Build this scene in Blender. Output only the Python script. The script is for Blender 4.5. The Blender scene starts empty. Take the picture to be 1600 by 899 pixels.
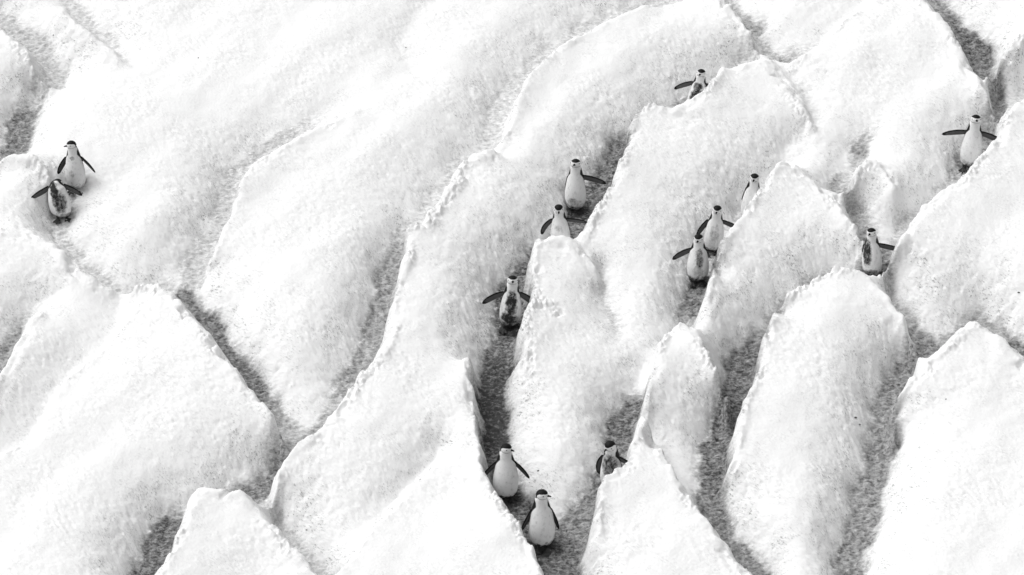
import bpy, bmesh, math, random
import numpy as np
from mathutils import Vector, Matrix, kdtree

# ------------------------------------------------------------------ camera, sky, sun, exposure
S = bpy.context.scene
D_CAM = 40.0                     # metres from the camera to the middle of the slope
DOWN = math.radians(25)          # how far the lens looks down
SLOPE = math.radians(20)         # the snow slope rises away from the camera
PXM = 135.0                      # photo pixels per metre at the middle of the slope
F = D_CAM * PXM
TS = math.tan(SLOPE)
fw = np.array([0, math.cos(DOWN), -math.sin(DOWN)])
up = np.array([0, math.sin(DOWN), math.cos(DOWN)])
CAM = -D_CAM * fw

cam = bpy.data.cameras.new("camera")
cam.sensor_width = 36
cam.lens = 36 * F / 1600
cam.clip_start = 1
cam.clip_end = 2000
co = bpy.data.objects.new("camera", cam)
S.collection.objects.link(co)
co.location = CAM
co.rotation_euler = (math.radians(90) - DOWN, 0, 0)
S.camera = co

W = bpy.data.worlds.new("World")
S.world = W
W.use_nodes = True
nt = W.node_tree
nt.nodes.clear()
sky = nt.nodes.new("ShaderNodeTexSky")
sky.sky_type = 'NISHITA'
sky.sun_disc = False
SUN_EL, SUN_AZ = math.radians(60), math.radians(282)     # azimuth clockwise from +Y
sky.sun_elevation = SUN_EL
sky.sun_rotation = SUN_AZ
sky.air_density = 1.0
sky.dust_density = 3.0
bw = nt.nodes.new("ShaderNodeRGBToBW")                    # the place is seen in black and white
bg = nt.nodes.new("ShaderNodeBackground")
bg.inputs[1].default_value = 0.15
wo = nt.nodes.new("ShaderNodeOutputWorld")
nt.links.new(sky.outputs[0], bw.inputs[0])
nt.links.new(bw.outputs[0], bg.inputs[0])
nt.links.new(bg.outputs[0], wo.inputs[0])

sl = bpy.data.lights.new("sun", 'SUN')
sl.energy = 0.85
sl.angle = math.radians(35)
sl.color = (1, 1, 1)
so = bpy.data.objects.new("sun", sl)
S.collection.objects.link(so)
sd = Vector((math.sin(SUN_AZ) * math.cos(SUN_EL), math.cos(SUN_AZ) * math.cos(SUN_EL), math.sin(SUN_EL)))
so.rotation_euler = sd.to_track_quat('Z', 'Y').to_euler()

S.view_settings.view_transform = 'Standard'
S.view_settings.look = 'None'
S.view_settings.gamma = 1
S.view_settings.use_curve_mapping = False
S.view_settings.exposure = 0.39
S.render.engine = 'CYCLES'

rng = np.random.default_rng(7)
random.seed(7)


def ground(px, py, h=0.0):
    """world X, Y of the slope (raised by h) seen at a photo pixel"""
    dx = (px - 800) / F
    dv = (449.5 - py) / F
    d = fw + dv * up
    t = (TS * CAM[1] + h - CAM[2]) / (d[2] - TS * d[1])
    return dx * t, CAM[1] + d[1] * t


# ------------------------------------------------------------------ the trench network: (px, py, half width m, floor level m, dirt 0..1)
def fl(w, hf, dirt, *pts):
    out = []
    for p in pts:
        q = list(p) + [None] * (5 - len(p))
        out.append((q[0], q[1], w if q[2] is None else q[2], hf if q[3] is None else q[3], dirt if q[4] is None else q[4]))
    return out


FLOORS = [
    # upper left corner
    fl(.14, .02, .5, (-10, 25), (45, 60), (70, 95), (92, 122), (60, 158), (38, 190, .17, 0, .9), (22, 235, .15, 0, .9), (5, 265), (-30, 300)),
    fl(.09, .12, .35, (130, -25), (112, 10), (140, 38), (175, 65), (200, 95, .06, .25, .1)),
    # the pair's trench, down to the junction
    fl(.12, 0, .45, (150, 262, .08, .3, 0), (122, 298, .12, .12, .3), (97, 338, .16, 0), (92, 368), (118, 408, .1), (152, 440, .1), (190, 458, .1), (240, 452, .1), (285, 460, .12, 0, .6)),
    fl(.12, 0, .95, (285, 460), (335, 520), (378, 572), (402, 612, .15), (445, 668, .13, 0, .6), (470, 695, .14, 0, .5)),
    fl(.06, .24, .1, (188, 465), (190, 512), (152, 555), (105, 592), (80, 630), (45, 690), (-20, 725)),
    fl(.10, .02, .8, (-60, 680), (-25, 625), (0, 582), (28, 524), (58, 482, .07, .15, .2), (90, 465, .06, .25, 0)),
    # long shallow one rising to the right
    fl(.15, .03, .5, (290, 458, .1), (302, 428), (325, 390), (346, 350), (350, 315), (375, 268, .13, .08), (410, 238, .12, .12), (450, 216, .11, .15), (500, 188, .1, .2, .2), (545, 163, .08, .28, .1), (600, 150, .05, .35, 0)),
    # centre left: from the top edge to the bottom left
    fl(.13, .05, .4, (1110, -30), (1040, 5), (963, 30), (900, 58), (850, 90), (828, 120, .15), (800, 150, .17), (780, 180, .17), (768, 215, .16), (762, 240), (738, 252), (705, 280), (668, 340), (645, 352, .1),
       (632, 385, .14, 0, .7), (610, 440, .15, 0, .8), (596, 490, .17, 0, .8), (578, 545, .17, 0, .75), (552, 590, .15, 0, .8), (530, 635, .13, 0, .6), (500, 680, .13, 0, .7), (462, 700, .13, 0, .7), (437, 740, .15, 0, .9), (405, 770, .15, 0, .95), (345, 792, .12), (300, 800, .12), (272, 832, .17, 0, 1), (250, 872, .2, 0, 1), (225, 925, .2, 0, 1)),
    fl(.09, 0, .5, (400, 775), (420, 808), (450, 842), (490, 888), (525, 930)),
    fl(.07, .22, .1, (700, -20), (660, 20), (632, 58), (640, 90), (665, 125, .05, .3, 0)),
    # centre trench: from the top right to the bottom, via three penguins
    fl(.14, .02, .5, (1225, 102, .08, .15, .7), (1200, 99, .1, .1), (1150, 108), (1112, 142), (1088, 170, .19, 0), (1045, 178, .13, 0, .7), (1008, 186, .07), (975, 230, .13, 0, 1), (962, 258, .18, 0, 1), (945, 292, .22, 0, 1), (920, 330, .24, 0, 1), (900, 362, .22, 0, 1), (880, 388, .16, 0, 1), (848, 398, .12, 0, 1), (822, 418, .14, 0, 1), (812, 442, .17, 0, 1), (800, 475, .21, 0, 1),
       (796, 510, .2, 0, 1), (788, 545, .19, 0, 1), (777, 585, .2, 0, 1.15), (771, 630, .19, 0, 1.2), (771, 680, .18, 0, 1.2), (772, 725, .2, 0, 1), (795, 775, .2, 0, 1), (830, 818, .22, 0, 1), (862, 856, .28, 0, 1), (880, 900, .26, 0, 1), (890, 950, .2, 0, 1)),
    fl(.06, .2, .35, (938, 434), (950, 472), (962, 515), (966, 550, .05, .3, 0)),
    # next trench to the right
    fl(.13, .02, .3, (1225, 102, .06, .3, 0), (1250, 140, .07, .28, .2), (1276, 187, .07, .25, .2), (1257, 217, .08, .2, .1), (1232, 245, .1, .1, .1), (1207, 280, .08, .04), (1186, 306, .09, .02), (1164, 342, .15, -.02), (1140, 372, .14, 0, .4), (1120, 394, .16, 0, .5), (1100, 440, .16, 0, .8), (1084, 485, .16, 0, .95), (1064, 522, .12, .02, .6), (1038, 560, .08, .12, .12),
       (1002, 598, .08, .10, .15), (986, 640, .15, 0, 1), (978, 660, .17, 0, 1), (970, 690, .17, 0, 1), (954, 752, .18, 0, .9), (930, 790, .17, 0, .9), (908, 812, .2, 0, .9), (888, 850, .22, 0, .9), (878, 890, .2, 0, 1)),
    fl(.07, .1, .2, (995, 668), (1030, 705), (1060, 765), (1090, 805)),
    # behind the block at centre right, then down to the bottom edge
    fl(.09, 0, .7, (1365, 438), (1335, 445), (1300, 446), (1262, 460), (1225, 490), (1205, 520, .12), (1180, 552, .17, 0, 1), (1155, 580, .22, 0, 1), (1152, 620, .2, 0, 1), (1140, 662, .17, 0, 1), (1122, 705, .18, 0, 1), (1110, 748, .2, 0, 1), (1108, 785, .2, 0, .9), (1125, 830, .15, 0, .9), (1155, 872, .15, 0, .9), (1190, 915, .15, 0, .9)),
    # right hand trench
    fl(.13, 0, .8, (1430, -40), (1462, 10, .1), (1495, 52, .14, 0, 1), (1528, 85, .2, 0, 1), (1535, 118, .15, 0, .9), (1556, 152, .12, 0, .9), (1566, 182, .12), (1552, 215, .15), (1530, 245, .16), (1510, 268, .15, 0, .8), (1480, 300, .12, 0, .5), (1440, 338, .11, 0, .5), (1410, 372, .1, 0, .5), (1388, 398, .12), (1366, 430, .14, 0, 1),
       (1395, 480, .1, 0, .5), (1428, 518, .12, 0, .8), (1455, 545, .15, 0, .9), (1430, 575, .15, 0, .9), (1400, 602, .15, 0, .9), (1381, 645, .14, 0, .85), (1380, 695, .15, 0, .85), (1370, 745, .17, 0, .85), (1352, 795, .18, 0, .8), (1338, 850, .18, 0, .85), (1325, 900, .17, 0, .85), (1315, 950)),
    fl(.09, .02, .4, (1566, 180), (1602, 158), (1660, 130)),
    fl(.10, 0, .7, (1455, 547), (1490, 530), (1525, 505), (1558, 522), (1590, 548, .12, 0, .9), (1640, 590)),
    fl(.09, .05, .7, (1353, 215, .07, .2, .5), (1345, 240, .09, .12, .8), (1325, 272, .09, .05, .4), (1310, 297), (1327, 328), (1350, 358), (1360, 395, .11, 0, .9), (1366, 430)),
    fl(.08, .12, .5, (1125, -30), (1150, 15), (1175, 48, .08, .12, .7), (1205, 88), (1225, 102, .1, .1, .8), (1265, 78, .07, .18, .3), (1300, 48, .06, .22, .15), (1345, 10, .05, .3, 0)),
    fl(.05, .28, 0, (525, 890), (565, 838), (605, 797), (655, 747), (692, 710)),
    fl(.06, .15, .2, (1260, 960), (1285, 915), (1320, 905)),
]

# ------------------------------------------------------------------ crests: (px, py, height m above the trench floors)
CRESTS = [
    [(-30, 32, .35), (0, 48, .36), (35, 75, .36), (65, 107, .34), (85, 130, .25)],
    [(-40, 255, .38), (0, 247, .4), (30, 240, .42), (55, 250, .4), (72, 270, .36), (78, 300, .28)],
    [(90, 14, .33), (130, 43, .36), (168, 70, .36), (190, 92, .32)],
    [(-30, 370, .4), (0, 366, .42), (50, 364, .45), (85, 385, .45), (120, 418, .42), (148, 446, .35), (175, 456, .28)],
    [(212, 450, .42), (240, 442, .5), (265, 458, .52), (290, 482, .52), (350, 560, .52), (400, 620, .5), (440, 668, .46), (457, 690, .38)],
    [(240, 442, .5), (218, 475, .45), (198, 512, .42), (172, 540, .40), (112, 583, .40), (88, 617, .40), (55, 680, .40), (0, 712, .40), (-60, 740, .40)],
    [(-40, 660, .4), (0, 592, .42), (32, 528, .42), (62, 487, .38)],
    [(330, 402, .28), (362, 332, .36), (372, 287, .38), (400, 250, .38), (450, 227, .38), (500, 198, .38), (560, 172, .36)],
    [(1010, 5, .36), (963, 25, .42), (883, 66, .42), (833, 100, .44), (813, 140, .44), (804, 185, .44), (787, 212, .42), (780, 243, .38)],
    [(775, 243, .44), (763, 234, .52), (738, 241, .52), (713, 262, .5), (718, 280, .5), (698, 300, .52), (683, 320, .52), (668, 345, .54), (634, 352, .58), (640, 390, .54), (623, 430, .52), (616, 465, .52), (612, 515, .52), (588, 568, .52), (564, 583, .54), (540, 625, .52), (520, 650, .5), (500, 675, .5), (465, 690, .46), (450, 715, .42), (432, 750, .4), (418, 785, .34)],
    [(235, 935, .5), (250, 899, .5), (285, 820, .52), (302, 753, .56), (320, 757, .54), (340, 768, .5), (380, 770, .52), (400, 795, .48), (430, 830, .44), (480, 885, .42), (505, 920, .42)],
    [(835, 462, .46), (831, 400, .5), (837, 371, .52), (853, 370, .52), (868, 364, .54), (903, 386, .48), (932, 415, .44), (937, 440, .35)],
    [(829, 590, .36), (826, 560, .42), (820, 505, .5), (819, 482, .52), (835, 467, .52), (852, 474, .46), (872, 490, .42)],
    [(733, 560, .42), (742, 615, .46), (748, 660, .48), (755, 738, .5), (773, 772, .5), (803, 808, .5), (833, 858, .5), (846, 899, .5), (855, 940, .5)],
    [(905, 388, .4), (933, 320, .46), (968, 265, .48), (980, 222, .5), (988, 185, .52), (1003, 164, .54), (1033, 165, .52), (1042, 176, .48), (1066, 166, .5), (1096, 146, .5), (1116, 122, .5), (1127, 102, .46), (1166, 100, .42), (1191, 90, .42), (1211, 110, .4), (1240, 150, .38), (1270, 190, .34)],
    [(1238, 256, .46), (1226, 250, .5), (1211, 260, .52), (1196, 282, .52), (1166, 322, .5), (1151, 346, .5), (1128, 372, .5), (1117, 402, .5), (1108, 450, .46), (1102, 488, .38)],
    [(1238, 256, .46), (1276, 290, .44), (1316, 330, .44), (1344, 358, .44), (1350, 388, .36)],
    [(1141, 730, .36), (1156, 668, .42), (1166, 618, .46), (1188, 575, .46), (1193, 528, .5), (1216, 468, .52), (1250, 450, .5), (1281, 430, .54), (1316, 422, .54), (1342, 425, .52), (1364, 443, .5), (1395, 475, .5), (1420, 505, .48), (1437, 538, .42), (1438, 560, .34)],
    [(1012, 628, .44), (1013, 600, .46), (1025, 552, .48), (1043, 500, .52), (1066, 500, .52), (1085, 515, .52), (1113, 560, .5), (1134, 603, .44), (1140, 630, .36)],
    [(937, 880, .36), (931, 810, .46), (930, 780, .5), (943, 745, .52), (983, 727, .52), (986, 700, .52), (1010, 642, .54), (1030, 677, .52), (1060, 745, .5), (1085, 790, .5), (1125, 840, .5), (1166, 899, .5), (1195, 940, .5)],
    [(1425, -25, .42), (1441, -2, .42), (1481, 43, .42), (1510, 84, .4), (1511, 105, .36), (1536, 134, .42), (1556, 160, .42), (1566, 190, .38), (1564, 210, .3)],
    [(1640, 50, .4), (1600, 60, .42), (1572, 78, .42), (1550, 110, .4), (1542, 133, .3)],
    [(1660, 140, .42), (1600, 156, .46), (1573, 178, .46), (1559, 216, .48), (1531, 245, .52), (1506, 281, .52), (1476, 292, .52), (1456, 311, .52), (1436, 326, .52), (1416, 353, .52), (1409, 370, .52), (1391, 386, .52), (1372, 432, .46)],
    [(1396, 660, .36), (1401, 617, .44), (1416, 597, .48), (1456, 567, .52), (1476, 542, .54), (1501, 520, .55), (1521, 496, .55), (1551, 517, .52), (1576, 542, .52), (1600, 568, .5), (1650, 620, .5)],
    [(1316, 320, .32), (1319, 298, .38), (1340, 264, .42), (1361, 246, .43), (1380, 264, .38), (1400, 300, .35)],
    [(1110, -25, .4), (1150, 20, .4), (1183, 62, .38), (1200, 88, .34)],
    [(1230, 108, .34), (1265, 82, .38), (1300, 52, .4), (1340, 15, .4)],
    [(515, 910, .42), (560, 850, .42), (603, 800, .42), (650, 752, .41), (688, 718, .38)],
    [(1255, 960, .4), (1272, 905, .45), (1290, 893, .46), (1300, 888, .48), (1315, 893, .46), (1325, 910, .4)],
]

FAINT = {2, 5, 7, 8, 26, 27, 28}      # rounded shoulders rather than broken lips

# plateau level of the packed snow between trenches: (px, py, radius px, level)
PLATEAU = [(200, 200, 330, .30), (520, 60, 300, .30), (450, 400, 220, .40), (760, 120, 200, .36), (1300, 120, 200, .36),
           (650, 700, 200, .44), (200, 650, 260, .42), (1250, 650, 200, .46), (1500, 700, 220, .48), (1000, 350, 200, .44)]

# ------------------------------------------------------------------ solve the snow surface between floors and crests
X0, X1, Y0, Y1 = -7.6, 7.6, -6.4, 6.6
CELL = 0.02


# where the birds stand the floor is darkened: scuffed dirt plus contact shadow painted in
SCUFF_SHADE = [(97, 340, .5), (1514, 258, .6), (899, 329, .9), (877, 399, .6), (796, 511, .9), (1112, 394, .4), (1090, 441, .9), (1363, 431, .8), (790, 777, 1.0), (847, 852, 1.0), (956, 767, .6), (1089, 180, .5), (121, 300, .25)]


def smooth(a, n):
    for _ in range(n):
        p = np.pad(a, 1, mode='edge')
        a = (p[:-2, 1:-1] + p[2:, 1:-1] + p[1:-1, :-2] + p[1:-1, 2:] + 4 * a) / 8
    return a


def fractal(shape, cell, lmin, lmax, beta=1.0, aniso=(1, 1), ang=0.0, seed=0):
    """band-limited noise of unit deviation; wavelengths in metres"""
    r = np.random.default_rng(seed)
    ny, nx = shape
    n = np.fft.rfft2(r.standard_normal(shape))
    ky = np.fft.fftfreq(ny, cell)[:, None]
    kx = np.fft.rfftfreq(nx, cell)[None, :]
    c, s = math.cos(ang), math.sin(ang)
    k = np.hypot((kx * c + ky * s) * aniso[0], (-kx * s + ky * c) * aniso[1]) + 1e-9
    amp = k ** (-beta) * np.exp(-(k * lmin) ** 4) * (1 - np.exp(-(k * lmax) ** 4))
    a = np.fft.irfft2(n * amp, s=shape)
    return a / a.std()


def solve_surface():
    xs = np.arange(X0, X1, CELL)
    ys = np.arange(Y0, Y1, CELL)
    GX, GY = np.meshgrid(xs, ys)
    wob = fractal(GX.shape, CELL, .15, 1.2, 1.2, seed=3)
    gxw = GX + 0.03 * wob
    gyw = GY + 0.03 * np.roll(wob, 77, 1)
    best = np.full(GX.shape, 9.0)            # distance beyond the floor edge
    lev = np.zeros(GX.shape)
    dirt = np.zeros(GX.shape)
    for line in FLOORS:
        P = [(*ground(p[0], p[1], p[3]), p[2], p[3], p[4]) for p in line]
        for a, b in zip(P, P[1:]):
            m = 1.2
            i0, i1 = np.searchsorted(xs, [min(a[0], b[0]) - m, max(a[0], b[0]) + m])
            j0, j1 = np.searchsorted(ys, [min(a[1], b[1]) - m, max(a[1], b[1]) + m])
            if i1 <= i0 or j1 <= j0:
                continue
            sx, sy = gxw[j0:j1, i0:i1], gyw[j0:j1, i0:i1]
            ex, ey = b[0] - a[0], b[1] - a[1]
            t = np.clip(((sx - a[0]) * ex + (sy - a[1]) * ey) / (ex * ex + ey * ey + 1e-9), 0, 1)
            d = np.hypot(sx - a[0] - t * ex, sy - a[1] - t * ey)
            e = d - (a[2] + t * (b[2] - a[2])) * .86
            cur = best[j0:j1, i0:i1]
            hit = e < cur
            cur[hit] = e[hit]
            lev[j0:j1, i0:i1][hit] = (a[3] + t * (b[3] - a[3]))[hit]
            dd = (a[4] + t * (b[4] - a[4])) * np.exp(-(np.clip(e + .02, 0, 9) / .065) ** 1.2)
            np.maximum(dirt[j0:j1, i0:i1], np.maximum(dd, .24 * (a[4] + t * (b[4] - a[4])) * np.exp(-np.clip(e, 0, 9) / .16)), out=dirt[j0:j1, i0:i1])
    for px, py, st in SCUFF_SHADE:
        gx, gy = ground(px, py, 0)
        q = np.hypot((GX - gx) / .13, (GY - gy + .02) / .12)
        dirt = np.maximum(dirt, 0) + .45 * st * np.exp(-q ** 2.2)  # contact shade under the feet shares the dirt mask
    fixed = best < 0
    h = np.where(fixed, lev, 0.4)
    # crests
    cm = np.zeros(GX.shape)
    cr = np.random.default_rng(5)
    for q, line in enumerate(CRESTS):
        jag = .15 if q in FAINT else (1.6 if q == 9 else .8)
        P = [(*ground(*p), p[2]) for p in line]
        for a, b in zip(P, P[1:]):
            n = max(2, int(math.hypot(b[0] - a[0], b[1] - a[1]) / (CELL * .6)))
            for k in range(n + 1):
                t = k / n
                i = int(round((a[0] + t * (b[0] - a[0]) - X0) / CELL))
                j = int(round((a[1] + t * (b[1] - a[1]) - Y0) / CELL))
                if 1 <= i < len(xs) and 1 <= j < len(ys):
                    fixed[j - 1:j + 1, i - 1:i + 1] = True
                    h[j - 1:j + 1, i - 1:i + 1] = a[2] + t * (b[2] - a[2]) + .022 * min(1, jag)
                    cm[j - 1:j + 1, i - 1:i + 1] = jag
    tgt = np.zeros(GX.shape)
    ws = np.full(GX.shape, 1e-3)
    tgt += .40 * 1e-3
    for px, py, r, H in PLATEAU:
        gx, gy = ground(px, py, H)
        w = np.exp(-((GX - gx) ** 2 + (GY - gy) ** 2) / (2 * (r / 135) ** 2))
        tgt += w * H
        ws += w
    tgt /= ws
    # the camera side of a crest keeps nearly the crest's level for a while
    def blur(a, sx, sy, oy):
        ky = np.fft.fftfreq(a.shape[0], CELL)[:, None]
        kx = np.fft.rfftfreq(a.shape[1], CELL)[None, :]
        g = np.exp(-2 * math.pi ** 2 * ((kx * sx) ** 2 + (ky * sy) ** 2)) * np.exp(2j * math.pi * ky * oy)
        return np.fft.irfft2(np.fft.rfft2(a) * g, s=a.shape)
    cw = np.maximum(blur(cm, .28, .30, .38), 0)
    ch = np.maximum(blur(cm * h, .28, .30, .38), 0)
    kk = cw / (cw + .0135)
    tgt = tgt * (1 - kk) + (ch / (cw + 1e-6) - .02) * kk
    tgt += .03 * fractal(GX.shape, CELL, .5, 3, 1.5, seed=11)
    # walls stay steep, tops stay level: screened relaxation, coarse to fine
    ell = 0.36
    fh = h.copy()
    f = np.where(fixed, 1.0, 0.0)

    def relax(h, fh, fx, tg, cell, n):
        k = (cell / ell) ** 2
        for _ in range(n):
            p = np.pad(h, 1, mode='edge')
            h2 = (p[:-2, 1:-1] + p[2:, 1:-1] + p[1:-1, :-2] + p[1:-1, 2:] + k * tg) / (4 + k)
            h = np.where(fx, fh, h2)
        return h
    cur = np.where(fixed, fh, tgt)
    cur = relax(cur, fh, fixed, tgt, CELL, 900)
    keep = np.clip(smooth(cm, 3) * 4, 0, 1)
    sm = smooth(cur, 11)
    cur = sm + (cur - sm) * keep * .10
    crest = np.clip(smooth(cm, 22) * 8, 0, 1)
    return xs, ys, cur, dirt, crest, best


XS, YS, H_BASE, DIRT, CRESTM, EDGE = solve_surface()


def bil(A, x, y):
    fx = np.clip((x - X0) / CELL, 0, A.shape[1] - 1.001)
    fy = np.clip((y - Y0) / CELL, 0, A.shape[0] - 1.001)
    i = fx.astype(int)
    j = fy.astype(int)
    u = fx - i
    v = fy - j
    return (A[j, i] * (1 - u) * (1 - v) + A[j, i + 1] * u * (1 - v) + A[j + 1, i] * (1 - u) * v + A[j + 1, i + 1] * u * v)


# ------------------------------------------------------------------ fine grid
FC = 0.0135
DX0, DX1, DY0, DY1 = -6.9, 6.9, -5.3, 5.9
fx = np.arange(DX0, DX1, FC)
fy = np.arange(DY0, DY1, FC)
GX, GY = np.meshgrid(fx, fy)
sh = GX.shape
w1 = fractal(sh, FC, .10, .5, 1.0, seed=21)
w2 = fractal(sh, FC, .10, .5, 1.0, seed=22)
w3 = fractal(sh, FC, .05, .5, 1.0, seed=23)
w4 = fractal(sh, FC, .05, .5, 1.0, seed=24)
cz = bil(CRESTM, GX, GY)
amp = .006 + .005 * cz
wx = GX + amp * w1 + .003 * w3
wy = GY + amp * w2 + .003 * w4
hb = bil(H_BASE, wx, wy)
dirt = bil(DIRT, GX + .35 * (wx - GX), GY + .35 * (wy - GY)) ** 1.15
gy_, gx_ = np.gradient(hb, FC)
steep = np.clip(np.hypot(gx_, gy_) / 1.0, 0, 1)
chunk = fractal(sh, FC, .06, 1.0, 2.1, seed=31)
notch = np.clip(fractal(sh, FC, .07, .6, 1.5, seed=38) - 1.2, 0, 1.5)
lump = fractal(sh, FC, .12, 1.6, 1.6, seed=32)
grain = fractal(sh, FC, .022, .12, .6, aniso=(1.0, 3.2), ang=math.radians(50), seed=33)   # wind streaks
fine = fractal(sh, FC, .0, .05, .2, seed=34)
pits = np.clip(fractal(sh, FC, .03, .16, .7, aniso=(1.6, 1.0), ang=math.radians(-30), seed=35) - 1.1, 0, 3)
patch = np.clip(.5 + .5 * fractal(sh, FC, .4, 2.5, 1.2, seed=36), 0, 1)
tread = fractal(sh, FC, .03, .12, .5, aniso=(2.4, 1.0), seed=37)
wall = np.clip(steep * 1.2, 0, 1) * (1 - np.clip(dirt, 0, 1) * .5)
fm = np.clip(dirt * 1.3, 0, 1)
ridge = fractal(sh, FC, .35, 2.2, 1.4, aniso=(3.0, 1.0), ang=math.radians(52), seed=39)
h = hb + lump * .0045 + ridge * .013 * (1 - cz) * (1 - np.clip(dirt * 1.5, 0, 1))
h += grain * (.0007 + .0022 * patch + .0010 * wall)
h += fine * (.0016 + .002 * fm)
h -= np.minimum(pits, 1.6) * (.004 * patch + .010 * wall * (.2 + patch)) * (1 - np.clip(cz * 2, 0, 1))
# broken stretches of lip: angular crumbs, only here and there
blk = np.maximum(fractal(sh, FC, .028, .20, .9, seed=41), fractal(sh, FC, .028, .16, .7, seed=42)) - .45
brk = np.clip(fractal(sh, FC, .35, 1.8, 1.2, seed=43) + .35, 0, 1.4)
h += np.round(np.clip(blk, -1, 2) * 2.2) / 2.2 * cz * brk * .0125
h += np.clip(chunk, -2, 2) * cz * .018 - notch * cz * .050
h += tread * fm * .014
H_FINE = h


def height(x, y):
    i = np.clip((x - DX0) / FC, 0, sh[1] - 1).astype(int) if isinstance(x, np.ndarray) else int(min(max((x - DX0) / FC, 0), sh[1] - 1))
    j = np.clip((y - DY0) / FC, 0, sh[0] - 1).astype(int) if isinstance(y, np.ndarray) else int(min(max((y - DY0) / FC, 0), sh[0] - 1))
    return H_FINE[j, i]


def build_slope():
    gr = []
    st = FC
    d = 0
    while d < 90:
        st *= 1.12
        d += st
        gr.append(d)
    gr = np.array(gr)
    ax = np.concatenate([fx[0] - gr[::-1], fx, fx[-1] + gr])
    gl = gr[gr < 30]
    ay = np.concatenate([fy[0] - gl[::-1], fy, fy[-1] + gr])
    n0x, n0y = len(gr), len(gl)
    AX, AY = np.meshgrid(ax, ay)
    ix = np.clip(np.arange(len(ax)) - n0x, 0, len(fx) - 1)
    iy = np.clip(np.arange(len(ay)) - n0y, 0, len(fy) - 1)
    hh = H_FINE[np.ix_(iy, ix)]
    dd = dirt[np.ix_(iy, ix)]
    # beyond the surveyed part the slope eases into plain undulating snow
    ox = np.maximum(np.maximum(fx[0] - AX, AX - fx[-1]), 0)
    oy = np.maximum(np.maximum(fy[0] - AY, AY - fy[-1]), 0)
    o = np.hypot(ox, oy)
    k = np.exp(-o / 2.0)
    und = .34 + .12 * np.sin(AX * .9 + AY * .35) + .08 * np.sin(AY * .7 - AX * .3) + .05 * np.sin(AX * 2.1 + 1)
    hh = hh * k + und * (1 - k)
    dd = dd * np.exp(-o / 1.0)
    Z = TS * AY + hh
    ny, nx = AX.shape
    V = np.stack([AX, AY, Z], -1).reshape(-1, 3).astype(np.float32)
    idx = np.arange(nx * ny, dtype=np.int32).reshape(ny, nx)
    Q = np.stack([idx[:-1, :-1], idx[:-1, 1:], idx[1:, 1:], idx[1:, :-1]], -1).reshape(-1, 4)
    me = bpy.data.meshes.new("snow_slope")
    me.vertices.add(len(V))
    me.vertices.foreach_set("co", V.ravel())
    me.loops.add(Q.size)
    me.loops.foreach_set("vertex_index", Q.ravel())
    me.polygons.add(len(Q))
    me.polygons.foreach_set("loop_start", np.arange(0, Q.size, 4, dtype=np.int32))
    me.polygons.foreach_set("loop_total", np.full(len(Q), 4, dtype=np.int32))
    me.polygons.foreach_set("use_smooth", np.ones(len(Q), dtype=bool))
    me.update()
    me.validate()
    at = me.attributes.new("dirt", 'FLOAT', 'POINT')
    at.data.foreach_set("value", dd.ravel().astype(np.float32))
    wl = np.zeros(AX.shape)
    wl[:] = wall[np.ix_(iy, ix)] * k
    at = me.attributes.new("wall", 'FLOAT', 'POINT')
    at.data.foreach_set("value", wl.ravel().astype(np.float32))
    o = bpy.data.objects.new("snow_slope", me)
    S.collection.objects.link(o)
    o["kind"] = "structure"
    return o


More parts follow.
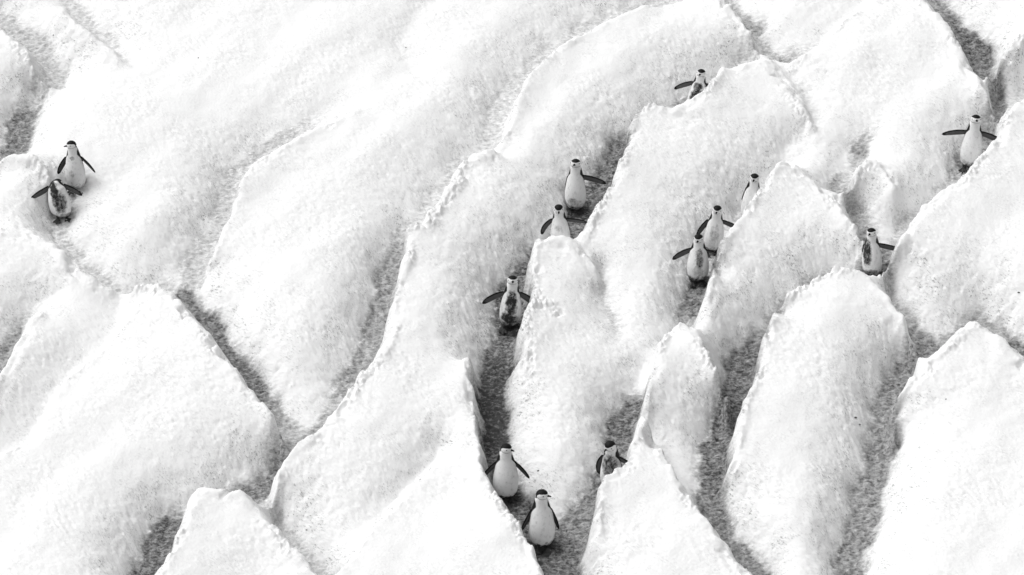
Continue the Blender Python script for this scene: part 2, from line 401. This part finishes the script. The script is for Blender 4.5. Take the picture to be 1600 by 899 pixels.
def snow_material():
    m = bpy.data.materials.new("trodden_snow")
    m.use_nodes = True
    n = m.node_tree
    N = n.nodes.new
    L = n.links.new
    b = n.nodes["Principled BSDF"]
    b.inputs["Roughness"].default_value = .75
    b.inputs["Specular IOR Level"].default_value = .15
    tc = N("ShaderNodeNewGeometry")
    ad = N("ShaderNodeAttribute"); ad.attribute_name = "dirt"
    aw = N("ShaderNodeAttribute"); aw.attribute_name = "wall"

    def noise(scale, detail, rough, vec=None):
        t = N("ShaderNodeTexNoise")
        t.inputs["Scale"].default_value = scale
        t.inputs["Detail"].default_value = detail
        t.inputs["Roughness"].default_value = rough
        L(vec or tc.outputs["Position"], t.inputs["Vector"])
        return t.outputs["Fac"]

    def math_(op, a, c, clamp=False):
        t = N("ShaderNodeMath"); t.operation = op; t.use_clamp = clamp
        for k, v in enumerate((a, c)):
            if isinstance(v, (int, float)):
                t.inputs[k].default_value = v
            else:
                L(v, t.inputs[k])
        return t.outputs[0]

    def ramp(v, a, c):
        t = N("ShaderNodeMapRange"); t.clamp = True
        t.inputs["From Min"].default_value = a
        t.inputs["From Max"].default_value = c
        L(v, t.inputs["Value"])
        return t.outputs[0]
    mp = N("ShaderNodeMapping"); mp.inputs["Scale"].default_value = (.6, 1.3, 1)
    L(tc.outputs["Position"], mp.inputs["Vector"])
    stre = noise(30, 5, .68, mp.outputs[0])
    m3 = N("ShaderNodeMapping"); m3.inputs["Scale"].default_value = (.5, 1.5, .9)
    m2 = N("ShaderNodeMapping"); m2.inputs["Rotation"].default_value = (0, 0, math.radians(42))
    L(tc.outputs["Position"], m2.inputs["Vector"]); L(m2.outputs[0], m3.inputs["Vector"])
    speck = noise(40, 4, .75, m3.outputs[0])
    patchy = noise(3.5, 4, .6)
    # trodden droppings and ash on the trench floors, with the feet's painted shade
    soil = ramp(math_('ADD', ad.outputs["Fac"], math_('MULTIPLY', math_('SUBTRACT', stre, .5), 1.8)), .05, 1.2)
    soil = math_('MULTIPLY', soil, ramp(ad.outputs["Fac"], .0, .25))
    # thin scattered grit on the walls and slopes
    grit = math_('MULTIPLY', ramp(speck, .53, .66), ramp(patchy, .42, .64))
    grit = math_('MULTIPLY', grit, math_('ADD', math_('MULTIPLY', aw.outputs["Fac"], .85), .16))
    tot = math_('MAXIMUM', soil, grit)
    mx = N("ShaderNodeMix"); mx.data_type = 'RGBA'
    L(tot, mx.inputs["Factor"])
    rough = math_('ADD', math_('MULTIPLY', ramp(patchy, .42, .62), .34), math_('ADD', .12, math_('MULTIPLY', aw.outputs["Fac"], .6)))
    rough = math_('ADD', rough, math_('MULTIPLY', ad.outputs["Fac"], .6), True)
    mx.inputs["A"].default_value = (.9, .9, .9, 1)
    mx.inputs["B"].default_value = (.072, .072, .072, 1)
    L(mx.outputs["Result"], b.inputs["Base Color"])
    bp = N("ShaderNodeBump"); bp.inputs["Distance"].default_value = .03
    bp.inputs["Strength"].default_value = .5
    mid = noise(16, 6, .68, m3.outputs[0])
    L(math_('ADD', math_('MULTIPLY', speck, .5), math_('ADD', math_('MULTIPLY', stre, .4), math_('MULTIPLY', mid, math_('ADD', math_('MULTIPLY', aw.outputs["Fac"], .9), .35)))), bp.inputs["Height"])
    L(math_('MULTIPLY', rough, .6), bp.inputs["Strength"])
    L(bp.outputs[0], b.inputs["Normal"])
    return m


SNOW = snow_material()
slope = build_slope()
slope.data.materials.append(SNOW)

# ------------------------------------------------------------------ penguins
def rot(ax, deg):
    return np.array(Matrix.Rotation(math.radians(deg), 3, ax))


class Bag:
    """collects closed lofts; every vertex remembers its part and its own coordinates"""
    def __init__(self):
        self.v, self.f, self.part, self.loc = [], [], [], []

    def loft(self, rings, part, locs=None, R=None, T=None):
        base = len(self.v)
        n = len(rings[0])
        for k, r in enumerate(rings):
            for q, p in enumerate(r):
                p = np.asarray(p, float)
                self.loc.append(locs[k][q] if locs else tuple(p))
                if R is not None:
                    p = R @ p
                if T is not None:
                    p = p + T
                self.v.append(p)
                self.part.append(part)
        for k in range(len(rings) - 1):
            for q in range(n):
                a = base + k * n + q
                b = base + k * n + (q + 1) % n
                self.f.append((a, b, b + n, a + n))
        self.f.append(tuple(base + q for q in range(n))[::-1])
        self.f.append(tuple(base + (len(rings) - 1) * n + q for q in range(n)))


def ring(c, u, v, ru, rv, n=40):
    return [np.asarray(c) + np.asarray(u) * ru * math.cos(2 * math.pi * k / n) + np.asarray(v) * rv * math.sin(2 * math.pi * k / n) for k in range(n)]


BODY = np.array([  # z, half width, half depth, centre y
    [.022, .030, .030, .012], [.030, .058, .050, .012], [.045, .078, .066, .012], [.075, .096, .084, .008], [.12, .108, .098, .002], [.17, .114, .105, -.003],
    [.23, .115, .106, -.006], [.29, .110, .101, -.006], [.35, .100, .092, -.003], [.40, .091, .082, .001], [.44, .085, .074, .004],
    [.475, .077, .066, .006], [.51, .068, .060, .006], [.545, .061, .055, .004], [.575, .054, .050, .000], [.600, .030, .030, -.002]])


def flipper(bag, side, th0, th1, twist=28, back=0.0, length=.262, part=None):
    """side -1 viewer's left, +1 viewer's right; angles in degrees away from hanging down"""
    n = 26
    p = np.array([side * .080, .012, .435])
    rings, locs = [], []
    for k in range(n + 1):
        s = k / n
        th = math.radians(th0 + (th1 - th0) * s)
        bk = math.radians(back)
        d = np.array([side * math.sin(th) * math.cos(bk), math.sin(bk), -math.cos(th)])
        d /= np.linalg.norm(d)
        inp = np.array([side * math.cos(th), 0, math.sin(th)])       # towards the leading edge, in the frontal plane
        tw = math.radians(twist)
        ch = inp * math.cos(tw) + np.array([0, -1, 0]) * math.sin(tw)
        ch -= d * np.dot(ch, d)
        ch /= np.linalg.norm(ch)
        nr = np.cross(d, ch)
        if nr[1] > 0:
            nr = -nr                                                   # nr points to the viewer: the inner face
        w = np.interp(s, [0, .12, .35, .65, .88, .96, 1], [.032, .037, .042, .039, .029, .019, .007])
        t = np.interp(s, [0, .15, .6, 1], [.013, .009, .0075, .004])
        c = p - ch * np.interp(s, [0, .3, 1], [.0, .004, .010]) * 1.0
        rings.append([c + ch * w * math.cos(a) + nr * t * math.sin(a) for a in np.linspace(0, 2 * math.pi, 28, endpoint=False)])
        locs.append([(s, math.cos(a), math.sin(a)) for a in np.linspace(0, 2 * math.pi, 28, endpoint=False)])
        p = p + d * length / n
    bag.loft(rings, 2 if side < 0 else 3, locs)


def foot(bag, side, fwd, splay, tilt):
    ank = np.array([side * .052, -.020 + fwd, .030])
    bag.loft([ring(ank + np.array([0, .012 * (1 - k / 4), .05 * (k / 4) - .02]), (1, 0, 0), (0, 1, 0), .016 + .006 * k / 4, .016 + .006 * k / 4, 16) for k in range(5)], 4)
    R = rot('X', tilt)
    for a, L in ((-30, .080), (0, .094), (30, .078)):
        d = R @ rot('Z', a + splay) @ np.array([0, -1, 0])
        u = np.cross(d, (0, 0, 1))
        u /= np.linalg.norm(u)
        w = np.cross(u, d)
        rs = []
        for k in range(9):
            s = k / 8
            r = np.interp(s, [0, .15, .6, .9, 1], [.010, .015, .013, .011, .005])
            rs.append(ring(np.array([ank[0], ank[1] + .012, .014]) + d * L * s * 1.1, u, w, r, r * .75, 14))
        bag.loft(rs, 4)
    # web between the toes
    rs = []
    for k in range(8):
        s = k / 7
        d = R @ rot('Z', splay) @ np.array([0, -1, 0])
        u = R @ rot('Z', splay) @ np.array([1, 0, 0])
        w = np.cross(u, d)
        rs.append(ring(np.array([ank[0], ank[1] + .010, .012]) + d * .070 * s, u, w, .006 + .032 * s, .0055, 18))
    bag.loft(rs, 4)


def penguin(label, foot_px, scale=1.0, yaw=0, lean=0, roll=0, head_yaw=0, head_pitch=0, neck=0.0, head_roll=0, fl_l=(25, 15), fl_r=(25, 15), tw=(28, 28), bk=(0, 0),
            lev=0.0, dirt=(), belly=.6, stride=.022, girth=1.0, sink=.0, hem=.11, tuck=False):
    bag = Bag()
    # trunk
    zs = np.linspace(.022, .600, 74)
    prof = [np.interp(zs, BODY[:, 0], BODY[:, k]) for k in (1, 2, 3)]
    ker = np.array([1, 2, 3, 2, 1.]) / 9
    prof = [np.convolve(np.pad(p, 2, mode='edge'), ker, 'valid') for p in prof]
    bend = np.clip((zs - .44) / .16, 0, 1)
    hy = math.radians(head_yaw)
    hp = math.radians(head_pitch)
    offx = bend ** 1.5 * neck * .5
    offy = -bend ** 1.5 * .030 * math.sin(hp) if head_pitch > -40 else bend ** 1.5 * .05
    rr = []
    if tuck:                                   # neck folded over, head turned back to preen behind the shoulder
        offy = offy + bend * .035
    zt = np.where(zs > .42, .42 + (zs - .42) * .50, zs) if tuck else zs
    for k, z in enumerate(zt):
        g = 1 + (girth - 1) * (1 - bend[k])
        rr.append(ring((offx[k], prof[2][k] + offy[k], z), (1, 0, 0), (0, 1, 0), prof[0][k] * g, prof[1][k] * g, 56))
    bag.loft(rr, 0)
    # head
    Rh = rot('Z', head_yaw) @ rot('X', head_pitch) @ rot('Y', head_roll)
    hc = np.array([offx[-1], prof[2][-1] + offy[-1] - .002, .600 - max(0, math.sin(hp)) * .012])
    if tuck:
        hc = np.array([.015, .062, .452])
    Th = hc
    hr = []
    for k in range(25):
        a = math.pi * (k + .5) / 25
        hr.append([(.0555 * math.sin(a) * math.cos(q), -.008 - .057 * math.cos(a), .006 + .0555 * math.sin(a) * math.sin(q)) for q in np.linspace(0, 2 * math.pi, 40, endpoint=False)])
    bag.loft(hr, 1, R=Rh, T=Th)
    br = []
    for k in range(15):
        s = k / 14
        w = np.interp(s, [0, .2, .5, .85, 1], [.015, .0115, .0095, .007, .0035])
        hgt = np.interp(s, [0, .2, .5, .85, 1], [.015, .0125, .0105, .0085, .004])
        z = .000 - .003 * s - .006 * max(0, s - .6)
        br.append(ring((0, -.048 - .052 * s, z), (1, 0, 0), (0, 0, 1), w, hgt, 24))
    bag.loft(br, 5, R=Rh, T=Th)
    flipper(bag, -1, *fl_l, twist=tw[0], back=bk[0])
    flipper(bag, 1, *fl_r, twist=tw[1], back=bk[1])
    foot(bag, -1, -stride, -14, 20)
    foot(bag, 1, stride, 14, 20)
    tr = []
    for k in range(10):
        s = k / 9
        tr.append(ring((0, .06 + .12 * s, .075 - .060 * s), (1, 0, 0), (0, .5, 1), np.interp(s, [0, .5, 1], [.038, .028, .010]), .014 - .006 * s, 24))
    bag.loft(tr, 6)

    V = np.array(bag.v)
    me = bpy.data.meshes.new("p")
    me.from_pydata([tuple(v) for v in V], [], bag.f)
    me.update()
    tmp = bpy.data.objects.new("p", me)
    S.collection.objects.link(tmp)
    md = tmp.modifiers.new("r", 'REMESH')
    md.mode = 'VOXEL'
    md.voxel_size = .0042
    ms = tmp.modifiers.new("s", 'SMOOTH')
    ms.factor = .5
    ms.iterations = 3
    dg = bpy.context.evaluated_depsgraph_get()
    new = bpy.data.meshes.new_from_object(tmp.evaluated_get(dg))
    bpy.data.objects.remove(tmp)
    bpy.data.meshes.remove(me)
    n = len(new.vertices)
    P = np.empty(n * 3, np.float32)
    new.vertices.foreach_get("co", P)
    P = P.reshape(-1, 3).astype(float)
    kd = kdtree.KDTree(len(V))
    for i, v in enumerate(V):
        kd.insert(v, i)
    kd.balance()
    near = np.array([kd.find(p)[1] for p in P])
    part = np.array(bag.part)[near]
    loc = np.array(bag.loc)[near]
    # plumage: 0 black .. 1 white; soil 0..1
    plum = np.ones(n)
    soil = np.zeros(n)
    ss = lambda x, a, b: np.clip((x - a) / (b - a), 0, 1)
    # trunk
    x, y, z = P[:, 0] - np.interp(P[:, 2], zs, offx), P[:, 1] - np.interp(P[:, 2], zs, prof[2] + offy), P[:, 2]
    ang = np.degrees(np.arctan2(np.abs(x), -y))
    lim = np.interp(z, [0, .1, .3, .40, .45, .49, .53, .57, .60], [108, 98, 93, 88, 70, 50, 58, 98, 112])
    b = 1 - ss(ang, lim - 3, lim + 3)
    m = (part == 0)
    plum[m] = b[m]
    # lower belly and legs are grubby from the trench
    wob = np.sin(x * 61 + z * 37 + foot_px[0]) * np.sin(z * 53 - x * 29 + foot_px[1]) + .6 * np.sin(x * 140 + 2 * np.sin(z * 90)) * np.sin(z * 120 + foot_px[0])
    hemv = ss(-z + .022 * wob, -hem - .01, -.05) * (.35 + .65 * belly)
    soil = np.where(m, np.maximum(np.maximum(soil, hemv), .06 + .05 * wob * (z < .42)), soil)
    for (dx, dz, rx, rz, st) in dirt:
        q = ((x - dx) / rx) ** 2 + ((z - dz) / rz) ** 2
        q = q + .24 * wob
        soil = np.where(m & (y < .03), np.maximum(soil, st * np.clip(1.55 - 1.1 * q, 0, 1)), soil)
    # head
    hl = (P - Th) @ Rh            # inverse rotation
    hx, hyy, hz = hl[:, 0], hl[:, 1], hl[:, 2]
    m = (part == 1) | ((part == 0) & (z > .575) & (head_pitch > -40) & (not tuck))
    capline = np.interp(hyy, [-.07, -.04, .0, .02, .035], [.019, .031, .032, .020, -.028])
    cap = ss(hz, capline - .0015, capline + .0015)
    sx = np.interp(hyy, [-.05, -.02, .01, .04], [-.030, -.026, -.016, .002])
    strap = (1 - ss(np.abs(hz - sx), .0018, .0042)) * (hyy < .045) * (hyy > -.06)
    plum[m] = (1 - np.maximum(cap, strap * .95))[m]
    soil[m] *= 0
    plum[part == 5] = 0.0
    plum[(part == 5) & (hyy > -.058) & (hz < .012)] = .9
    # flippers: black outside, grey inside, the shade painted into it, with a black leading edge and tip
    m = (part == 2) | (part == 3)
    s, c, sn = loc[:, 0], loc[:, 1], loc[:, 2]
    inner = ss(sn, -.05, .25) * (1 - ss(c, .48, .70)) * (1 - ss(s, .80, .90))
    plum[m] = (.10 * inner)[m]
    plum[m & (c < -.82) & (s < .8)] = .55
    plum[part == 4] = .10
    soil[part == 4] = .75
    plum[part == 6] = .02
    a1 = new.attributes.new("plumage", 'FLOAT', 'POINT')
    a1.data.foreach_set("value", plum.astype(np.float32))
    a2 = new.attributes.new("soil", 'FLOAT', 'POINT')
    soil = np.where(soil > .2, soil * 1.15, soil)
    a2.data.foreach_set("value", soil.astype(np.float32))
    new.name = "penguin"
    new.polygons.foreach_set("use_smooth", np.ones(len(new.polygons), dtype=bool))
    new.materials.clear()
    new.materials.append(FEATHER)
    ob = bpy.data.objects.new("penguin", new)
    S.collection.objects.link(ob)
    # stand it on the snow under its feet
    gx, gy = ground(foot_px[0], foot_px[1], lev)
    for _ in range(1):
        zz = np.mean([height(gx + u, gy + v) for u in (-.05, -.02, .02, .05) for v in (-.07, -.03, .0)])
    zz = float(zz); STANDS.append((foot_px, round(zz, 3)))
    # lean about the feet without lifting them
    tilt = Matrix.Rotation(math.radians(lean), 4, 'X') @ Matrix.Rotation(math.radians(roll), 4, 'Y')
    cosv = P[:, 2]
    M3 = np.array(tilt.to_3x3())
    k = ss(P[:, 2], .03, .12)[:, None]
    P2 = P * (1 - k) + (P @ M3.T) * k
    new.vertices.foreach_set("co", P2.astype(np.float32).ravel())
    new.update()
    ob.location = (gx, gy, TS * gy + zz - .004 - sink)
    ob.rotation_euler = (0, 0, math.radians(yaw))
    ob.scale = (scale * 1.09, scale * 1.09, scale)
    ob["label"] = label
    ob["category"] = "penguin"
    ob["group"] = "penguins walking along the snow trenches"
    for sgn in (-1, 1):
        e = Rh @ np.array([sgn * .0455, -.037, .012]) + Th
        e = np.array(tilt.to_3x3()) @ e
        bm = bmesh.new()
        bmesh.ops.create_uvsphere(bm, u_segments=12, v_segments=8, radius=.0062)
        em = bpy.data.meshes.new("eye")
        bm.to_mesh(em)
        bm.free()
        em.materials.append(EYE)
        eo = bpy.data.objects.new("eye", em)
        S.collection.objects.link(eo)
        eo.parent = ob
        eo.location = e
    return ob


def feather_material():
    m = bpy.data.materials.new("plumage")
    m.use_nodes = True
    n = m.node_tree
    N, L = n.nodes.new, n.links.new
    b = n.nodes["Principled BSDF"]
    b.inputs["Roughness"].default_value = .62
    b.inputs["Specular IOR Level"].default_value = .18
    tc = N("ShaderNodeTexCoord")
    ap = N("ShaderNodeAttribute"); ap.attribute_name = "plumage"
    as_ = N("ShaderNodeAttribute"); as_.attribute_name = "soil"
    oi = N("ShaderNodeObjectInfo")
    add = N("ShaderNodeVectorMath"); add.operation = 'ADD'
    L(tc.outputs["Object"], add.inputs[0]); L(oi.outputs["Location"], add.inputs[1])
    ns = N("ShaderNodeTexNoise"); ns.inputs["Scale"].default_value = 32; ns.inputs["Detail"].default_value = 5; ns.inputs["Roughness"].default_value = .7
    mq = N("ShaderNodeMapping"); mq.inputs["Scale"].default_value = (1, 1, .55)
    L(add.outputs[0], mq.inputs["Vector"]); L(mq.outputs[0], ns.inputs["Vector"])
    mx = N("ShaderNodeMix"); mx.data_type = 'RGBA'
    mx.inputs["A"].default_value = (.006, .006, .006, 1)
    mx.inputs["B"].default_value = (.80, .80, .80, 1)
    L(ap.outputs["Fac"], mx.inputs["Factor"])
    a = N("ShaderNodeMath"); a.operation = 'MULTIPLY_ADD'
    L(ns.outputs["Fac"], a.inputs[0]); a.inputs[1].default_value = 1.9; a.inputs[2].default_value = -1.0
    c = N("ShaderNodeMath"); c.operation = 'ADD'
    L(a.outputs[0], c.inputs[0]); L(as_.outputs["Fac"], c.inputs[1])
    d = N("ShaderNodeMath"); d.operation = 'MULTIPLY'; d.use_clamp = True
    r = N("ShaderNodeMapRange"); r.inputs["From Min"].default_value = .0; r.inputs["From Max"].default_value = .12
    L(as_.outputs["Fac"], r.inputs["Value"])
    cc = N("ShaderNodeClamp"); L(c.outputs[0], cc.inputs["Value"])
    L(cc.outputs[0], d.inputs[0]); L(r.outputs[0], d.inputs[1])
    m2 = N("ShaderNodeMix"); m2.data_type = 'RGBA'
    L(d.outputs[0], m2.inputs["Factor"])
    L(mx.outputs["Result"], m2.inputs["A"])
    m2.inputs["B"].default_value = (.026, .026, .026, 1)
    L(m2.outputs["Result"], b.inputs["Base Color"])
    bp = N("ShaderNodeBump"); bp.inputs["Strength"].default_value = .25; bp.inputs["Distance"].default_value = .006
    n2 = N("ShaderNodeTexNoise"); n2.inputs["Scale"].default_value = 90; n2.inputs["Detail"].default_value = 2
    mp = N("ShaderNodeMapping"); mp.inputs["Scale"].default_value = (1, 1, .35)
    L(tc.outputs["Object"], mp.inputs["Vector"]); L(mp.outputs[0], n2.inputs["Vector"])
    L(n2.outputs["Fac"], bp.inputs["Height"]); L(bp.outputs[0], b.inputs["Normal"])
    return m


FEATHER = feather_material()
EYE = bpy.data.materials.new("eye")
EYE.use_nodes = True
EYE.node_tree.nodes["Principled BSDF"].inputs["Base Color"].default_value = (.01, .01, .01, 1)
EYE.node_tree.nodes["Principled BSDF"].inputs["Roughness"].default_value = .15

STANDS = []
HEAVY = [(0, .34, .058, .16, .9), (-.02, .18, .075, .09, .95), (.03, .15, .06, .07, .7)]
penguin("clean bellied penguin looking left, standing behind the preening penguin", (121, 298), .95, yaw=-4, head_yaw=-62, head_pitch=-6, roll=-3,
        fl_l=(38, 22), fl_r=(42, 28), tw=(40, 45), lev=.12, belly=.25, dirt=[(0, .45, .03, .025, .45), (-.02, .26, .03, .05, .3)])
penguin("grubby penguin with head thrown back, front one of the pair at far left", (98, 342), .93, yaw=6, lean=-3, roll=-7, head_yaw=160, head_pitch=35, tuck=True,
        fl_l=(66, 66), fl_r=(56, 44), tw=(15, 20), lev=.0, belly=.7, dirt=[(-.03, .40, .05, .12, 1.0), (.012, .25, .078, .15, .80)], girth=1.1)
penguin("dirty chested penguin with both flippers out, topmost, waist deep behind snow crest", (1084, 177), .88, yaw=-6, head_yaw=-14, head_pitch=-4, roll=8,
        fl_l=(72, 48), fl_r=(80, 84), tw=(12, 20), lev=.02, belly=.7, dirt=[(-.01, .42, .06, .06, .85), (0, .26, .085, .15, .95)])
penguin("clean white penguin with flippers raised level, alone in the trench at far right", (1514, 259), 1.03, yaw=-4, roll=4, head_yaw=6, head_pitch=-16,
        fl_l=(88, 70), fl_r=(80, 58), tw=(20, 15), lev=.02, belly=.5, dirt=[], hem=.13)
penguin("slim white bellied penguin with one flipper straight out, behind a half hidden penguin", (899, 329), 1.0, yaw=-10, head_yaw=-6, head_pitch=-14,
        fl_l=(12, 6), fl_r=(84, 70), tw=(70, 12), bk=(18, 0), lev=.0, belly=.65, dirt=[(.0, .16, .07, .05, .42)], hem=.15)
penguin("penguin with bowed black cap, legs hidden by small jagged snow crest", (877, 399), .92, yaw=-6, head_yaw=4, head_pitch=16, roll=-3,
        fl_l=(58, 10), fl_r=(86, 74), tw=(30, 30), lev=.0, belly=.5, dirt=[(0, .36, .05, .05, .25)])
penguin("heavily soiled penguin with both flippers spread wide, alone in the centre of the slope", (796, 512), 1.01, yaw=2, lean=2, roll=3, head_yaw=0, head_pitch=-18,
        fl_l=(72, 44), fl_r=(66, 30), tw=(8, 8), lev=.0, belly=1.0, dirt=HEAVY, hem=.17)
penguin("penguin with only head and shoulders above the snow crest, last of three in line", (1170, 345), .90, yaw=4, head_yaw=-16, head_pitch=6, roll=5,
        fl_l=(6, 2), fl_r=(22, 16), tw=(70, 30), bk=(35, 0), lev=.0, belly=.4)
penguin("light bellied penguin with flippers half out, middle one of three in line", (1112, 394), .92, yaw=-2, head_yaw=-10, head_pitch=8, roll=5,
        fl_l=(38, 16), fl_r=(72, 70), tw=(25, 20), lev=.0, belly=.6, dirt=[(0, .3, .06, .12, .25)])
penguin("plump penguin with dark streak down its chest, front one of three in line", (1090, 441), .93, yaw=-4, head_yaw=-10, head_pitch=6, roll=0,
        fl_l=(70, 44), fl_r=(62, 60), tw=(10, 45), bk=(0, 25), lev=.0, belly=.95, dirt=[(.01, .42, .045, .06, .6), (.02, .34, .04, .12, .68), (.0, .2, .07, .08, .35)], girth=1.10, hem=.14)
penguin("penguin with only one side of its breast dark with dirt, between snow crests", (1363, 433), .94, yaw=-14, head_yaw=-12, head_pitch=-8, roll=-3,
        fl_l=(10, 5), fl_r=(76, 74), tw=(60, 10), bk=(15, 10), lev=.0, belly=.9, dirt=[(-.045, .36, .055, .16, .92), (0, .09, .09, .06, .7)], hem=.14)
penguin("plump clean penguin looking right, just behind the lowest penguin in its trench", (790, 779), 1.02, yaw=3, head_yaw=58, head_pitch=-2, roll=0,
        fl_l=(44, 36), fl_r=(44, 30), tw=(35, 45), lev=.0, belly=.85, girth=1.10, hem=.08)
penguin("clean upright penguin with slim flippers at its sides, lowest of all the penguins", (847, 854), 1.07, yaw=8, head_yaw=62, head_pitch=-3, roll=-1,
        fl_l=(26, 26), fl_r=(24, 12), tw=(40, 62), lev=.0, belly=.95, girth=1.06, hem=.10)
penguin("grey chested penguin peering down left from behind a pointed snow crest", (957, 771), 1.02, yaw=-20, lean=6, head_yaw=-26, head_pitch=14, roll=0,
        fl_l=(34, -8), fl_r=(66, 56), tw=(30, 15), lev=.0, belly=.6, dirt=[(.0, .38, .08, .13, .75), (.0, .46, .06, .05, .35)])


# ------------------------------------------------------------------ a few dark stones lying on the snow
STONE = bpy.data.materials.new("dark_stone")
STONE.use_nodes = True
_b = STONE.node_tree.nodes["Principled BSDF"]
_b.inputs["Roughness"].default_value = .8
_n = STONE.node_tree.nodes.new("ShaderNodeTexNoise"); _n.inputs["Scale"].default_value = 60
_r = STONE.node_tree.nodes.new("ShaderNodeMapRange"); _r.inputs["To Min"].default_value = .02; _r.inputs["To Max"].default_value = .07
STONE.node_tree.links.new(_n.outputs["Fac"], _r.inputs["Value"])
STONE.node_tree.links.new(_r.outputs[0], _b.inputs["Base Color"])


def stone(px, py, r, label, lev, seed):
    q = random.Random(seed)
    bm = bmesh.new()
    r *= .7
    bmesh.ops.create_icosphere(bm, subdivisions=2, radius=r)
    for v in bm.verts:
        v.co *= q.uniform(.78, 1.15)
        v.co.z *= .6
        v.co.x *= 1.25
    me = bpy.data.meshes.new("stone")
    bm.to_mesh(me)
    bm.free()
    me.materials.append(STONE)
    o = bpy.data.objects.new("stone", me)
    S.collection.objects.link(o)
    hh = lev
    for _ in range(12):
        gx, gy = ground(px, py, hh)
        hh = .5 * hh + .5 * float(height(gx, gy))
    o.location = (gx, gy, TS * gy + float(height(gx, gy)) + r * .25)
    o.rotation_euler = (q.uniform(-.4, .4), q.uniform(-.4, .4), q.uniform(0, 6))
    o["label"] = label
    o["category"] = "stone"
    o["group"] = "dark stones scattered on the snow"


for k, a in enumerate([
        (1337, 653, .022, "dark stone stuck in the wall right of the long lower right block", .3),
        (1343, 664, .014, "smaller dark stone just below another in the same snow wall", .3),
        (1387, 736, .018, "dark stone lying on the dirty floor of the trench at lower right", .02),
        (1592, 457, .020, "dark stone on the smooth snow near the right edge of the view", .45),
        (84, 57, .016, "lone dark stone on white snow near the upper left corner", .3),
        (310, 91, .012, "tiny dark stone on the broad open snow at upper left", .3),
        (841, 736, .018, "dark stone on the white wall above the two lowest penguins", .4),
        (1425, 626, .012, "left one of two tiny stones on the block at lower right", .45),
        (1478, 624, .011, "right one of two tiny stones on the block at lower right", .45),
        (634, 75, .012, "tiny dark stone in the shallow crease near the top edge", .3)]):
    stone(*a[:5], 40 + k)
